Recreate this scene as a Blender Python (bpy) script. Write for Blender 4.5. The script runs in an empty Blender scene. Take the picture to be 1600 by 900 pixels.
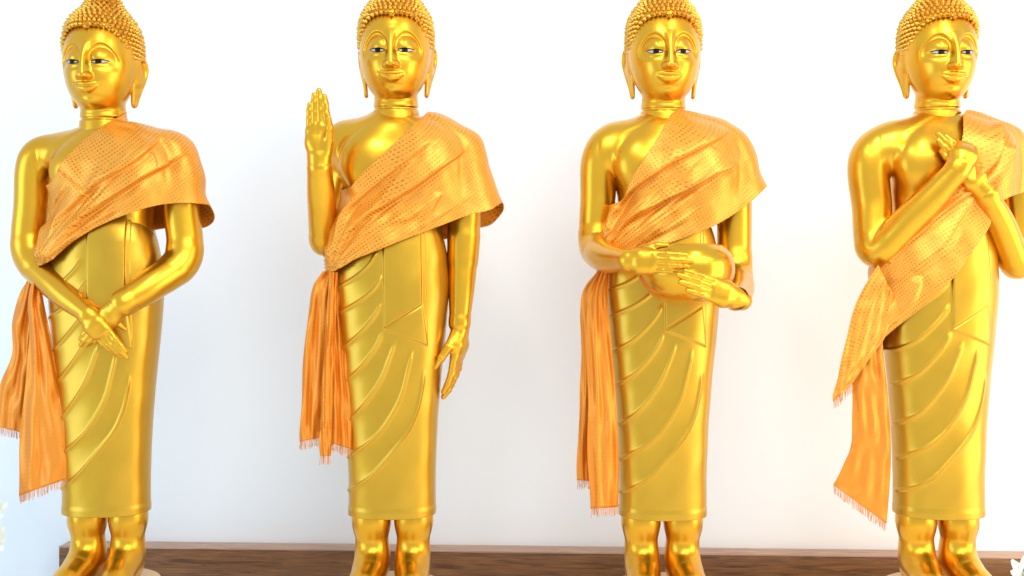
import bpy, math, random
import numpy as np

random.seed(7)
rng = np.random.default_rng(7)
scene = bpy.context.scene
COL = scene.collection
PI = math.pi

# ------------------------------------------------------------------ camera
F_PX, DIST, CAM_Z = 1500.0, 3.0, 0.93          # focal length in photo pixels, metres to the statues
cam_d = bpy.data.cameras.new('camera')
cam_d.sensor_width = 36.0
cam_d.lens = 36.0 * F_PX / 1600.0
cam_d.clip_start, cam_d.clip_end = 0.05, 100
cam = bpy.data.objects.new('camera', cam_d)
cam.location = (0, -DIST, CAM_Z)
cam.rotation_euler = (PI / 2, 0, 0)
COL.objects.link(cam)
scene.camera = cam

# ------------------------------------------------------------------ world, lamps, exposure
world = bpy.data.worlds.new('World')
scene.world = world
world.use_nodes = True
bg = world.node_tree.nodes['Background']
bg.inputs['Color'].default_value = (0.73, 0.87, 1.0, 1)
bg.inputs['Strength'].default_value = 0.74


def area(name, loc, target, size, power, color, size_y=None):
    l = bpy.data.lights.new(name, 'AREA')
    l.energy = power
    l.color = color
    l.size = size
    if size_y:
        l.shape = 'RECTANGLE'
        l.size_y = size_y
    o = bpy.data.objects.new(name, l)
    o.location = loc
    d = np.array(target, float) - np.array(loc, float)
    import mathutils
    o.rotation_euler = mathutils.Vector(d).to_track_quat('-Z', 'Y').to_euler()
    COL.objects.link(o)
    return o


area('overhead_fill', (1.8, -3.2, 2.9), (1.8, -3.1, 0.0), 4.2, 96, (1.0, 0.95, 0.86), 2.4)  # added unseen fill panel overhead, there to brighten the wall
area('ceiling_lamp', (-0.45, -1.9, 3.2), (-0.3, 0.2, 0.7), 0.40, 10, (1.0, 0.99, 0.96), 0.8)
area('ceiling_lamp', (1.15, -1.7, 3.2), (0.9, 0.2, 0.7), 0.40, 12, (1.0, 0.95, 0.86), 0.8)
area('window_light', (-3.6, -1.9, 0.9), (-0.9, 0.3, 0.7), 1.6, 26, (0.45, 0.72, 1.0), 2.4)
area('warm_lamp', (3.6, -1.3, 0.9), (0.9, 0.3, 0.7), 2.0, 42, (1.0, 0.82, 0.58), 2.4)

vs = scene.view_settings
vs.view_transform = 'Standard'
vs.look = 'None'
vs.exposure = 0.58
vs.gamma = 1.0
vs.use_curve_mapping = False
scene.cycles.use_denoising = True
scene.cycles.max_bounces = 8
scene.cycles.glossy_bounces = 6
scene.cycles.sample_clamp_indirect = 4
scene.cycles.caustics_reflective = True

# ------------------------------------------------------------------ where the four statues stand
#          world x, scale, base height
STAT = {1: (-1.266, 0.968, 0.013), 2: (-0.374, 1.0, 0.0), 3: (0.470, 1.0, -0.004), 4: (1.332, 1.0, -0.001)}


def P(i, px, py, y=0.0):
    """photo pixel at depth y (metres behind the statues' plane) -> statue-local point"""
    x0, s, z0 = STAT[i]
    k = (DIST + y * s) / F_PX
    return np.array([((px - 800) * k - x0) / s, y, (CAM_Z - (py - 450) * k - z0) / s])


def proj(i, v):
    x0, s, z0 = STAT[i]
    k = F_PX / (DIST + v[..., 1] * s)
    return 800 + (v[..., 0] * s + x0) * k, 450 + (CAM_Z - (v[..., 2] * s + z0)) * k


# ------------------------------------------------------------------ materials
def newmat(name):
    m = bpy.data.materials.new(name)
    m.use_nodes = True
    nt = m.node_tree
    return m, nt, nt.nodes['Principled BSDF']


def N(nt, kind, **kw):
    n = nt.nodes.new(kind)
    for k, v in kw.items():
        setattr(n, k, v)
    return n


def gold_mat(name, col, rough, dark=0.82, bump=0.06, coat=0.32):
    m, nt, b = newmat(name)
    L = nt.links.new
    tc = N(nt, 'ShaderNodeTexCoord')
    n1 = N(nt, 'ShaderNodeTexNoise')
    n1.inputs['Scale'].default_value = 9
    n1.inputs['Detail'].default_value = 4
    L(tc.outputs['Object'], n1.inputs['Vector'])
    mix = N(nt, 'ShaderNodeMix', data_type='RGBA')
    mix.inputs['A'].default_value = (*[c * dark for c in col], 1)
    mix.inputs['B'].default_value = (*col, 1)
    L(n1.outputs['Fac'], mix.inputs['Factor'])
    L(mix.outputs['Result'], b.inputs['Base Color'])
    b.inputs['Metallic'].default_value = 0.92
    b.inputs['Coat Weight'].default_value = coat
    b.inputs['Coat Roughness'].default_value = 0.16
    mr = N(nt, 'ShaderNodeMapRange')
    mr.inputs['To Min'].default_value = rough - 0.04
    mr.inputs['To Max'].default_value = rough + 0.06
    L(n1.outputs['Fac'], mr.inputs['Value'])
    L(mr.outputs['Result'], b.inputs['Roughness'])
    n2 = N(nt, 'ShaderNodeTexNoise')
    n2.inputs['Scale'].default_value = 38
    n2.inputs['Detail'].default_value = 3
    L(tc.outputs['Object'], n2.inputs['Vector'])
    bp = N(nt, 'ShaderNodeBump')
    bp.inputs['Strength'].default_value = bump
    bp.inputs['Distance'].default_value = 0.01
    L(n2.outputs['Fac'], bp.inputs['Height'])
    L(bp.outputs['Normal'], b.inputs['Normal'])
    return m


M_GOLD = gold_mat('gold_paint', (0.79, 0.39, 0.014), 0.30, 0.86, 0.03)
M_ROBE = gold_mat('gold_robe_paint', (0.66, 0.355, 0.021), 0.35, 0.84, 0.03)
M_BOWL = gold_mat('gold_bowl_paint', (0.76, 0.385, 0.012), 0.20, 0.92, 0.0)
M_HAIR = gold_mat('gold_hair_paint', (0.78, 0.41, 0.045), 0.32, 0.9, 0.0)


def cloth_mat(name, base, dots):
    m, nt, b = newmat(name)
    L = nt.links.new
    uv = N(nt, 'ShaderNodeUVMap')
    sep = N(nt, 'ShaderNodeSeparateXYZ')
    L(uv.outputs['UV'], sep.inputs[0])

    def math_(op, a, c=None, d=None):
        n = N(nt, 'ShaderNodeMath', operation=op)
        for k, v in enumerate((a, c, d)):
            if v is None:
                continue
            if isinstance(v, (int, float)):
                n.inputs[k].default_value = v
            else:
                L(v, n.inputs[k])
        return n.outputs[0]
    U, V = sep.outputs['X'], sep.outputs['Y']
    # woven motif: small squares of metallic thread in a checkered grid with missing rows
    cell = 0.0105
    fu = math_('FRACT', math_('DIVIDE', U, cell))
    fv = math_('FRACT', math_('DIVIDE', V, cell))
    du = math_('ABSOLUTE', math_('SUBTRACT', fu, 0.5))
    dv = math_('ABSOLUTE', math_('SUBTRACT', fv, 0.5))
    dot = math_('MULTIPLY', math_('LESS_THAN', du, 0.23), math_('LESS_THAN', dv, 0.20))
    big = 0.042
    gu = math_('ABSOLUTE', math_('SUBTRACT', math_('FRACT', math_('DIVIDE', U, big)), 0.5))
    gv = math_('ABSOLUTE', math_('SUBTRACT', math_('FRACT', math_('DIVIDE', V, big)), 0.5))
    ring = math_('GREATER_THAN', math_('ADD', gu, gv), 0.30)
    dot = math_('MULTIPLY', dot, math_('MULTIPLY_ADD', ring, 0.6, 0.4))
    nz = N(nt, 'ShaderNodeTexNoise')
    nz.inputs['Scale'].default_value = 14
    nz.inputs['Detail'].default_value = 3
    L(uv.outputs['UV'], nz.inputs['Vector'])
    wear = N(nt, 'ShaderNodeMapRange')
    wear.inputs['From Min'].default_value = 0.38
    wear.inputs['From Max'].default_value = 0.55
    L(nz.outputs['Fac'], wear.inputs['Value'])
    fac = math_('MULTIPLY', dot, math_('MULTIPLY_ADD', wear.outputs[0], 0.5, 0.5))
    fac = math_('MULTIPLY', fac, dots)
    mix = N(nt, 'ShaderNodeMix', data_type='RGBA')
    mix.inputs['A'].default_value = (*base, 1)
    mix.inputs['B'].default_value = (0.36, 0.13, 0.012, 1)
    L(fac, mix.inputs['Factor'])
    L(mix.outputs['Result'], b.inputs['Base Color'])
    L(math_('MULTIPLY_ADD', fac, 0.4, 0.46), b.inputs['Metallic'])
    b.inputs['Roughness'].default_value = 0.37
    b.inputs['Sheen Weight'].default_value = 0.0
    b.inputs['Sheen Tint'].default_value = (1, 0.7, 0.35, 1)
    # crumple + weave
    n3 = N(nt, 'ShaderNodeTexNoise')
    n3.inputs['Scale'].default_value = 45
    n3.inputs['Detail'].default_value = 5
    n3.inputs['Roughness'].default_value = 0.65
    L(uv.outputs['UV'], n3.inputs['Vector'])
    hsum = math_('MULTIPLY_ADD', fac, 0.25, n3.outputs['Fac'])
    bp = N(nt, 'ShaderNodeBump')
    bp.inputs['Strength'].default_value = 0.25
    bp.inputs['Distance'].default_value = 0.006
    L(hsum, bp.inputs['Height'])
    L(bp.outputs['Normal'], b.inputs['Normal'])
    return m


M_CLOTH = cloth_mat('orange_brocade', (0.80, 0.315, 0.029), 0.70)
M_TAIL = cloth_mat('orange_brocade_tail', (0.76, 0.240, 0.015), 0.15)
m, nt, b = newmat('orange_thread')
b.inputs['Base Color'].default_value = (0.75, 0.27, 0.06, 1)
b.inputs['Roughness'].default_value = 0.6
M_THREAD = m
m, nt, b = newmat('eye_white')
b.inputs['Base Color'].default_value = (0.46, 0.45, 0.49, 1)
b.inputs['Roughness'].default_value = 0.3
M_EYE = m
m, nt, b = newmat('eye_dark')
b.inputs['Base Color'].default_value = (0.010, 0.005, 0.003, 1)
b.inputs['Specular IOR Level'].default_value = 0.15
b.inputs['Roughness'].default_value = 0.35
M_IRIS = m
m, nt, b = newmat('base_paint')
b.inputs['Base Color'].default_value = (0.66, 0.40, 0.17, 1)
b.inputs['Metallic'].default_value = 0.5
b.inputs['Roughness'].default_value = 0.4
M_BASE = m

m, nt, b = newmat('wall_paint')
tc = N(nt, 'ShaderNodeTexCoord')
nz = N(nt, 'ShaderNodeTexNoise')
nz.inputs['Scale'].default_value = 2.2
nz.inputs['Detail'].default_value = 6
nt.links.new(tc.outputs['Object'], nz.inputs['Vector'])
mx = N(nt, 'ShaderNodeMix', data_type='RGBA')
mx.inputs['A'].default_value = (0.84, 0.84, 0.84, 1)
mx.inputs['B'].default_value = (0.88, 0.88, 0.88, 1)
nt.links.new(nz.outputs['Fac'], mx.inputs['Factor'])
nt.links.new(mx.outputs['Result'], b.inputs['Base Color'])
b.inputs['Roughness'].default_value = 0.75
n2 = N(nt, 'ShaderNodeTexNoise')
n2.inputs['Scale'].default_value = 60
nt.links.new(tc.outputs['Object'], n2.inputs['Vector'])
bp = N(nt, 'ShaderNodeBump')
bp.inputs['Strength'].default_value = 0.05
nt.links.new(n2.outputs['Fac'], bp.inputs['Height'])
nt.links.new(bp.outputs['Normal'], b.inputs['Normal'])
M_WALL = m


def wood_mat(name, dark, mid, light):
    m, nt, b = newmat(name)
    L = nt.links.new
    tc = N(nt, 'ShaderNodeTexCoord')
    mp = N(nt, 'ShaderNodeMapping')
    mp.inputs['Scale'].default_value = (1.3, 12, 24)
    L(tc.outputs['Object'], mp.inputs['Vector'])
    n1 = N(nt, 'ShaderNodeTexNoise')
    n1.inputs['Scale'].default_value = 3.2
    n1.inputs['Detail'].default_value = 8
    n1.inputs['Roughness'].default_value = 0.62
    n1.inputs['Distortion'].default_value = 1.6
    L(mp.outputs['Vector'], n1.inputs['Vector'])
    cr = N(nt, 'ShaderNodeValToRGB')
    e = cr.color_ramp.elements
    e[0].position, e[0].color = 0.34, (*dark, 1)
    e[1].position, e[1].color = 0.68, (*light, 1)
    k = e.new(0.5)
    k.color = (*mid, 1)
    L(n1.outputs['Fac'], cr.inputs['Fac'])
    L(cr.outputs['Color'], b.inputs['Base Color'])
    b.inputs['Roughness'].default_value = 0.42
    bp = N(nt, 'ShaderNodeBump')
    bp.inputs['Strength'].default_value = 0.15
    bp.inputs['Distance'].default_value = 0.004
    L(n1.outputs['Fac'], bp.inputs['Height'])
    L(bp.outputs['Normal'], b.inputs['Normal'])
    return m


M_WOOD = wood_mat('dark_wood', (0.10, 0.036, 0.012), (0.20, 0.080, 0.025), (0.29, 0.125, 0.040))
M_WOOD_LIT = wood_mat('lit_wood_top', (0.36, 0.20, 0.13), (0.46, 0.27, 0.18), (0.55, 0.36, 0.25))  # lighter wood: grazing light on the ledge top put into the colour
m, nt, b = newmat('white_cloth')
b.inputs['Base Color'].default_value = (0.8, 0.79, 0.77, 1)
b.inputs['Roughness'].default_value = 0.8
M_WHITE = m
m, nt, b = newmat('petal')
b.inputs['Base Color'].default_value = (0.86, 0.85, 0.76, 1)
b.inputs['Roughness'].default_value = 0.55
b.inputs['Subsurface Weight'].default_value = 0.1
M_PETAL = m
m, nt, b = newmat('leaf')
b.inputs['Base Color'].default_value = (0.05, 0.08, 0.03, 1)
b.inputs['Roughness'].default_value = 0.5
M_LEAF = m


# ------------------------------------------------------------------ mesh helpers
def mesh_from(name, V, F, mat, smooth=True, uv=None):
    me = bpy.data.meshes.new(name)
    V = np.asarray(V, dtype=np.float32)
    if isinstance(F, np.ndarray):
        nf, k = F.shape
        me.vertices.add(len(V))
        me.vertices.foreach_set('co', V.ravel())
        me.loops.add(nf * k)
        me.loops.foreach_set('vertex_index', F.ravel().astype(np.int32))
        me.polygons.add(nf)
        me.polygons.foreach_set('loop_start', np.arange(0, nf * k, k, dtype=np.int32))
        me.update(calc_edges=True)
        if uv is not None:
            l = me.uv_layers.new(name='UVMap')
            l.data.foreach_set('uv', np.asarray(uv, dtype=np.float32)[F.ravel()].ravel())
    else:
        me.from_pydata([tuple(map(float, v)) for v in V], [], F)
        if uv is not None:
            l = me.uv_layers.new(name='UVMap')
            idx = np.array([i for f in F for i in f])
            l.data.foreach_set('uv', np.asarray(uv, dtype=np.float32)[idx].ravel())
    me.validate()
    if smooth:
        me.polygons.foreach_set('use_smooth', np.ones(len(me.polygons), dtype=bool))
    me.materials.append(mat)
    me.update()
    return me


def link(name, me, parent=None, label=None, cat=None, group=None, kind=None):
    o = bpy.data.objects.new(name, me)
    COL.objects.link(o)
    if parent is not None:
        o.parent = parent
    for k, v in (('label', label), ('category', cat), ('group', group), ('kind', kind)):
        if v:
            o[k] = v
    return o


def grid_faces(nu, nv, wrap=False):
    """faces of a (nv rows) x (nu columns) vertex grid"""
    iu = np.arange(nu if wrap else nu - 1)
    iv = np.arange(nv - 1)
    A, B = np.meshgrid(iu, iv)
    A2 = (A + 1) % nu
    return np.stack([B * nu + A, B * nu + A2, (B + 1) * nu + A2, (B + 1) * nu + A], -1).reshape(-1, 4)


def join(parts):
    """[(V, F)] with quad faces -> one V, F"""
    Vs, Fs, n = [], [], 0
    for V, F in parts:
        Vs.append(V)
        Fs.append(F + n)
        n += len(V)
    return np.concatenate(Vs), np.concatenate(Fs)


def sstep(a, b, x):
    t = np.clip((x - a) / (b - a), 0, 1)
    return t * t * (3 - 2 * t)


def polydist(px, py, pts):
    """distance to a polyline, signed side, and 0..1 along it"""
    best = np.full(px.shape, 1e9)
    side = np.zeros(px.shape)
    along = np.zeros(px.shape)
    pts = np.asarray(pts, float)
    seg = np.hypot(*(pts[1:] - pts[:-1]).T)
    tot = seg.sum()
    acc = 0
    for (a, b_, l) in zip(pts[:-1], pts[1:], seg):
        dx, dy = b_ - a
        t = np.clip(((px - a[0]) * dx + (py - a[1]) * dy) / (l * l), 0, 1)
        qx, qy = px - (a[0] + t * dx), py - (a[1] + t * dy)
        d = np.hypot(qx, qy)
        w = d < best
        best = np.where(w, d, best)
        side = np.where(w, np.sign(dx * qy - dy * qx), side)
        along = np.where(w, (acc + t * l) / tot, along)
        acc += l
    return best, side, along


def smooth_poly(pts, n=24):
    """Catmull-Rom resample"""
    p = np.asarray(pts, float)
    p = np.vstack([2 * p[0] - p[1], p, 2 * p[-1] - p[-2]])
    out = []
    k = len(p) - 3
    for t in np.linspace(0, k - 1e-6, n):
        i = int(t)
        u = t - i
        a, b_, c, d = p[i:i + 4]
        out.append(0.5 * (2 * b_ + (c - a) * u + (2 * a - 5 * b_ + 4 * c - d) * u * u + (3 * b_ - a - 3 * c + d) * u ** 3))
    return np.array(out)


# ------------------------------------------------------------------ implicit surfaces
class Grid:
    def __init__(self, lo, hi, h):
        self.lo = np.asarray(lo, float)
        self.h = h
        self.n = np.ceil((np.asarray(hi, float) - self.lo) / h).astype(int) + 1
        self.ax = [self.lo[k] + h * np.arange(self.n[k]) for k in range(3)]
        self.vol = np.full(self.n, 1.0, dtype=np.float32)

    def xyz(self, sl=None):
        a = self.ax if sl is None else [self.ax[k][sl[k]] for k in range(3)]
        return (a[0][:, None, None].astype(np.float32), a[1][None, :, None].astype(np.float32), a[2][None, None, :].astype(np.float32))

    def add(self, fn, lo, hi, k=0.0, sub=False):
        m = k + 2.5 * self.h + 0.004
        sl = []
        for a in range(3):
            i0 = int(max(0, math.floor((lo[a] - m - self.lo[a]) / self.h)))
            i1 = int(min(self.n[a], math.ceil((hi[a] + m - self.lo[a]) / self.h) + 1))
            if i1 <= i0:
                return
            sl.append(slice(i0, i1))
        sl = tuple(sl)
        d = fn(*self.xyz(sl)).astype(np.float32)
        v = self.vol[sl]
        self.vol[sl] = smax(v, -d, k) if sub else smin(v, d, k)

    def capsule(self, a, b, ra, rb=None, k=0.0, flat=None, sub=False):
        """tapered capsule; flat=(axis, scale): squashed along a unit axis"""
        rb = ra if rb is None else rb
        a = np.asarray(a, float)
        b = np.asarray(b, float)
        r = max(ra, rb)
        ba = b - a
        l2 = float(ba @ ba) + 1e-12
        if flat is not None:
            ax, sc = np.asarray(flat[0], float), flat[1]
            ax = ax / np.linalg.norm(ax)

        def fn(x, y, z):
            qx, qy, qz = x - a[0], y - a[1], z - a[2]
            t = np.clip((qx * ba[0] + qy * ba[1] + qz * ba[2]) / l2, 0, 1)
            qx, qy, qz = qx - t * ba[0], qy - t * ba[1], qz - t * ba[2]
            if flat is not None:
                c = qx * ax[0] + qy * ax[1] + qz * ax[2]
                e2 = qx * qx + qy * qy + qz * qz - c * c
                return (np.sqrt(np.maximum(e2, 0) + (c / sc) ** 2) - (ra + (rb - ra) * t)) * min(1.0, 0.5 + 0.5 * sc)
            return np.sqrt(qx * qx + qy * qy + qz * qz) - (ra + (rb - ra) * t)
        self.add(fn, np.minimum(a, b) - r, np.maximum(a, b) + r, k, sub)

    def chain(self, pts, rad, k=0.0, flat=None):
        for a, b, ra, rb in zip(pts[:-1], pts[1:], rad[:-1], rad[1:]):
            self.capsule(a, b, ra, rb, k, flat)

    def ellipsoid(self, c, r, k=0.0, sub=False):
        c = np.asarray(c, float)
        r = np.asarray(r, float)

        def fn(x, y, z):
            qx, qy, qz = (x - c[0]) / r[0], (y - c[1]) / r[1], (z - c[2]) / r[2]
            k0 = np.sqrt(qx * qx + qy * qy + qz * qz) + 1e-9
            k1 = np.sqrt((qx / r[0]) ** 2 + (qy / r[1]) ** 2 + (qz / r[2]) ** 2) + 1e-9
            return k0 * (k0 - 1) / k1
        self.add(fn, c - r, c + r, k, sub)

    def merge(self, other, k=0.0):
        self.vol = smin(self.vol, other.vol, k)

    def mesh(self, smooth=2):
        return surface_nets(self.vol, self.lo, self.h, smooth)


def smin(a, b, k):
    if k <= 0:
        return np.minimum(a, b)
    h = np.maximum(k - np.abs(a - b), 0) / k
    return np.minimum(a, b) - h * h * k * 0.25


def smax(a, b, k):
    return -smin(-a, -b, k)


def surface_nets(vol, lo, h, smooth=2):
    s = vol < 0
    c = np.zeros(np.array(vol.shape) - 1, dtype=np.int8)
    nx, ny, nz = c.shape
    for i in (0, 1):
        for j in (0, 1):
            for k in (0, 1):
                c += s[i:i + nx, j:j + ny, k:k + nz]
    act = (c > 0) & (c < 8)
    idx = np.argwhere(act)
    ids = np.full(c.shape, -1, dtype=np.int32)
    ids[act] = np.arange(len(idx))
    acc = np.zeros((len(idx), 3))
    cnt = np.zeros(len(idx))
    I, J, K = idx.T
    for ax in range(3):
        o1, o2 = [a for a in range(3) if a != ax]
        for p in (0, 1):
            for q in (0, 1):
                off = np.zeros(3, int)
                off[o1], off[o2] = p, q
                a = vol[I + off[0], J + off[1], K + off[2]].astype(float)
                e = off.copy()
                e[ax] = 1
                b = vol[I + e[0], J + e[1], K + e[2]].astype(float)
                x = (a < 0) != (b < 0)
                t = np.where(x, a / np.where(x, a - b, 1), 0)
                pos = np.repeat(off[None].astype(float), len(idx), 0)
                pos[:, ax] = t
                acc += np.where(x[:, None], pos, 0)
                cnt += x
    V = (idx + acc / cnt[:, None]) * h + lo
    quads = []
    for ax in range(3):
        o1, o2 = [(1, 2), (2, 0), (0, 1)][ax]
        sl0 = [slice(1, -1)] * 3
        sl1 = [slice(1, -1)] * 3
        sl0[ax] = slice(0, -1)
        sl1[ax] = slice(1, None)
        a, b = s[tuple(sl0)], s[tuple(sl1)]
        off = np.array([1, 1, 1])
        off[ax] = 0
        for flip, mask in ((False, a & ~b), (True, ~a & b)):
            g = np.argwhere(mask) + off

            def cid(d1, d2):
                q = g.copy()
                q[:, o1] -= d1
                q[:, o2] -= d2
                return ids[q[:, 0], q[:, 1], q[:, 2]]
            f = np.stack([cid(1, 1), cid(0, 1), cid(0, 0), cid(1, 0)], -1)
            quads.append(f[:, ::-1] if flip else f)
    Fq = np.concatenate(quads)
    Fq = Fq[(Fq >= 0).all(1)]
    for _ in range(smooth):
        V = laplace(V, Fq, 0.5)
        if _ == smooth - 1:
            V = project(V, vol, lo, h)
    return V, Fq


def laplace(V, Fq, lam):
    e0 = np.concatenate([Fq[:, i] for i in range(4)])
    e1 = np.concatenate([Fq[:, (i + 1) % 4] for i in range(4)])
    n = len(V)
    d = np.bincount(e0, minlength=n) + np.bincount(e1, minlength=n)
    out = np.empty_like(V)
    for k in range(3):
        out[:, k] = np.bincount(e0, V[e1, k], n) + np.bincount(e1, V[e0, k], n)
    out /= np.maximum(d, 1)[:, None]
    return V + lam * (out - V)


def sample(vol, lo, h, V):
    q = (V - lo) / h
    i = np.clip(np.floor(q).astype(int), 0, np.array(vol.shape) - 2)
    f = q - i
    r = 0
    for a in (0, 1):
        for b in (0, 1):
            for c in (0, 1):
                w = (f[:, 0] if a else 1 - f[:, 0]) * (f[:, 1] if b else 1 - f[:, 1]) * (f[:, 2] if c else 1 - f[:, 2])
                r = r + w * vol[i[:, 0] + a, i[:, 1] + b, i[:, 2] + c]
    return r


def gradient(vol, lo, h, V, e=None):
    e = e or h * 0.75
    g = np.empty_like(V)
    for k in range(3):
        o = np.zeros(3)
        o[k] = e
        g[:, k] = (sample(vol, lo, h, V + o) - sample(vol, lo, h, V - o)) / (2 * e)
    return g


def project(V, vol, lo, h):
    d = sample(vol, lo, h, V)
    g = gradient(vol, lo, h, V)
    g2 = np.maximum((g * g).sum(1), 0.2)
    st = np.clip(d / g2, -0.4 * h, 0.4 * h)
    return V - st[:, None] * g


def clip_mesh(V, T, val, extra=None):
    """keep the part of a triangle mesh where val > 0 (edges cut cleanly)"""
    pos = val > 0
    n = pos[T].sum(1)
    keep = T[n == 3]
    out = [keep]
    new, cache_n = [], [len(V)]
    cut = T[(n == 1) | (n == 2)]
    edges = {}
    pts = []

    def mid(a, b):
        key = (a, b) if a < b else (b, a)
        if key not in edges:
            t = val[key[0]] / (val[key[0]] - val[key[1]])
            edges[key] = len(V) + len(pts)
            pts.append(V[key[0]] + t * (V[key[1]] - V[key[0]]))
        return edges[key]
    add = []
    for tri in cut.tolist():
        p = [pos[k] for k in tri]
        if sum(p) == 1:
            i = p.index(True)
            a, b, c = tri[i], tri[(i + 1) % 3], tri[(i + 2) % 3]
            add.append((a, mid(a, b), mid(a, c)))
        else:
            i = p.index(False)
            a, b, c = tri[i], tri[(i + 1) % 3], tri[(i + 2) % 3]
            m1, m2 = mid(a, b), mid(a, c)
            add.append((m1, b, c))
            add.append((m1, c, m2))
    if pts:
        V = np.vstack([V, np.array(pts)])
    if add:
        out.append(np.array(add))
    T = np.concatenate(out)
    used = np.unique(T)
    mp = np.full(len(V), -1)
    mp[used] = np.arange(len(used))
    return V[used], mp[T]


def tris(Fq):
    return np.concatenate([Fq[:, [0, 1, 2]], Fq[:, [0, 2, 3]]])


def unit(v):
    v = np.asarray(v, float)
    return v / np.linalg.norm(v)


def zi(py):
    return (915 - np.asarray(py, float)) * 0.002


def prof(z, py, val):
    """interpolate a profile given at photo rows (descending z) at heights z"""
    zz = zi(py)[::-1]
    return np.interp(z, zz, np.asarray(val, float)[::-1])


def smoothprof(z, py, val):
    o = 0
    for d in (-0.02, -0.01, 0, 0.01, 0.02):
        o = o + prof(z + d, py, val)
    return o / 5

# ================================================================== HEAD (shared by the four statues)
CHIN = 1.500
HC_Y = 0.010
HAIR_Z = [1.60, 1.645, 1.69, 1.725, 1.758, 1.790, 1.812, 1.832, 1.850, 1.868, 1.888, 1.905, 1.918]
HAIR_W = [0.094, 0.104, 0.108, 0.108, 0.103, 0.087, 0.069, 0.055, 0.046, 0.039, 0.031, 0.020, 0.006]


def hair_r(z):
    return sum(np.interp(z + d, HAIR_Z, HAIR_W) for d in (-0.006, 0, 0.006)) / 3


def hair_ry(z):
    return hair_r(z) * (1.16 - 0.16 * sstep(1.78, 1.85, np.asarray(z)))


def face_disp(x, z):
    """relief of the face (metres towards the front) over the front projection"""
    u = np.sqrt(x * x + 1e-8)
    v = z - CHIN
    g = lambda a, b, ra, rb: np.exp(-(((u - a) / ra) ** 2 + ((v - b) / rb) ** 2))
    o = 0.0
    # cheeks, muzzle, chin
    o = o + 0.004 * g(0.052, 0.095, 0.026, 0.03) + 0.007 * g(0, 0.066, 0.036, 0.032) + 0.007 * g(0, 0.022, 0.024, 0.018)
    o = o - 0.003 * g(0, 0.042, 0.028, 0.007)
    # brows: a crisp arch and the socket under it
    vb = np.where(u < 0.044, 0.199 - ((u - 0.044) / 0.034) ** 2 * 0.036, 0.199 - (np.abs(u - 0.044) / 0.042) ** 2.1 * 0.042)
    s = vb - v
    lat = sstep(0.006, 0.013, u) * (1 - sstep(0.076, 0.092, u))
    o = o - 0.0098 * sstep(-0.0010, 0.0055, s) * lat * sstep(0.112, 0.150, v)
    o = o + 0.0008 * np.exp(-(s / 0.0050) ** 2) * sstep(0.004, 0.010, u) * (1 - sstep(0.070, 0.090, u))
    # lids
    r2 = ((u - 0.0425) / 0.0330) ** 2 + ((v - 0.156) / 0.0300) ** 2
    o = o + 0.0125 * np.clip(1 - r2, 0, 1) ** 1.1 * sstep(0.1425, 0.1475, v + 0.10 * np.maximum(0, 0.03 - u))
    r2 = ((u - 0.0415) / 0.030) ** 2 + ((v - 0.136) / 0.012) ** 2
    o = o + 0.0045 * np.clip(1 - r2, 0, 1)
    # nose
    w = np.interp(v, [0.085, 0.10, 0.125, 0.155, 0.185, 0.215], [0.0165, 0.0155, 0.0125, 0.0112, 0.0125, 0.018])
    h = np.interp(v, [0.080, 0.092, 0.098, 0.11, 0.14, 0.165, 0.19, 0.205, 0.22], [0.020, 0.025, 0.0265, 0.025, 0.0185, 0.0130, 0.006, 0.0015, 0.0])
    nb = sstep(0.0850, 0.0905, v)
    o = o + h * np.exp(-(u / w) ** 3) * nb
    o = o + 0.0125 * np.sqrt(np.clip(1 - ((u - 0.0170) / 0.0100) ** 2 - ((v - 0.0965) / 0.0105) ** 2, 0, 1)) * nb
    # lips
    vm = 0.0675 + 6.2 * u * u
    t = np.clip(1 - (u / 0.0410) ** 2, 0, 1)
    up = 0.0125 * t ** 0.75 + 0.002 * np.exp(-((u - 0.008) / 0.006) ** 2) + 1e-5
    lo = 0.0195 * t ** 0.8 + 1e-5
    a = np.clip((v - vm) / up, 0, 1)
    o = o + 0.0056 * np.sqrt(np.clip(1 - (2 * a - 0.9) ** 2, 0, 1)) * t ** 0.5 * ((v > vm) & (v < vm + up))
    a = np.clip((vm - v) / lo, 0, 1)
    o = o + 0.0064 * np.sqrt(np.clip(1 - (2 * a - 0.9) ** 2, 0, 1)) * t ** 0.5 * ((v <= vm) & (v > vm - lo))
    o = o - 0.0035 * np.exp(-((v - vm) / 0.0018) ** 2) * sstep(0, 0.25, t) - 0.0018 * g(0.0395, 0.0755, 0.004, 0.004)
    o = o - 0.0018 * np.exp(-(u / 0.004) ** 2) * sstep(0.080, 0.083, v) * (1 - sstep(0.086, 0.090, v))
    return o


HG = Grid((-0.132, -0.185, 1.405), (0.132, 0.165, 1.93), 0.0021)
_fx, _fy, _fz = HG.xyz()
_disp = face_disp(_fx[:, 0, :], _fz[0]).astype(np.float32)            # (nx, nz)
# blur by one voxel to keep crisp edges from stepping
for _ in range(1):
    _d = _disp.copy()
    _d[1:-1, 1:-1] = (_disp[1:-1, 1:-1] * 4 + _disp[:-2, 1:-1] + _disp[2:, 1:-1] + _disp[1:-1, :-2] + _disp[1:-1, 2:]) / 8
    _disp = _d


def skull(x, y, z):
    def ell(c, r):
        qx, qy, qz = (x - c[0]) / r[0], (y - c[1]) / r[1], (z - c[2]) / r[2]
        k0 = np.sqrt(qx * qx + qy * qy + qz * qz) + 1e-9
        k1 = np.sqrt((qx / r[0]) ** 2 + (qy / r[1]) ** 2 + (qz / r[2]) ** 2) + 1e-9
        return k0 * (k0 - 1) / k1
    d = smin(ell((0, 0.012, 1.705), (0.103, 0.118, 0.120)), ell((0, -0.018, 1.628), (0.1000, 0.100, 0.131)), 0.05)
    return d


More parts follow.
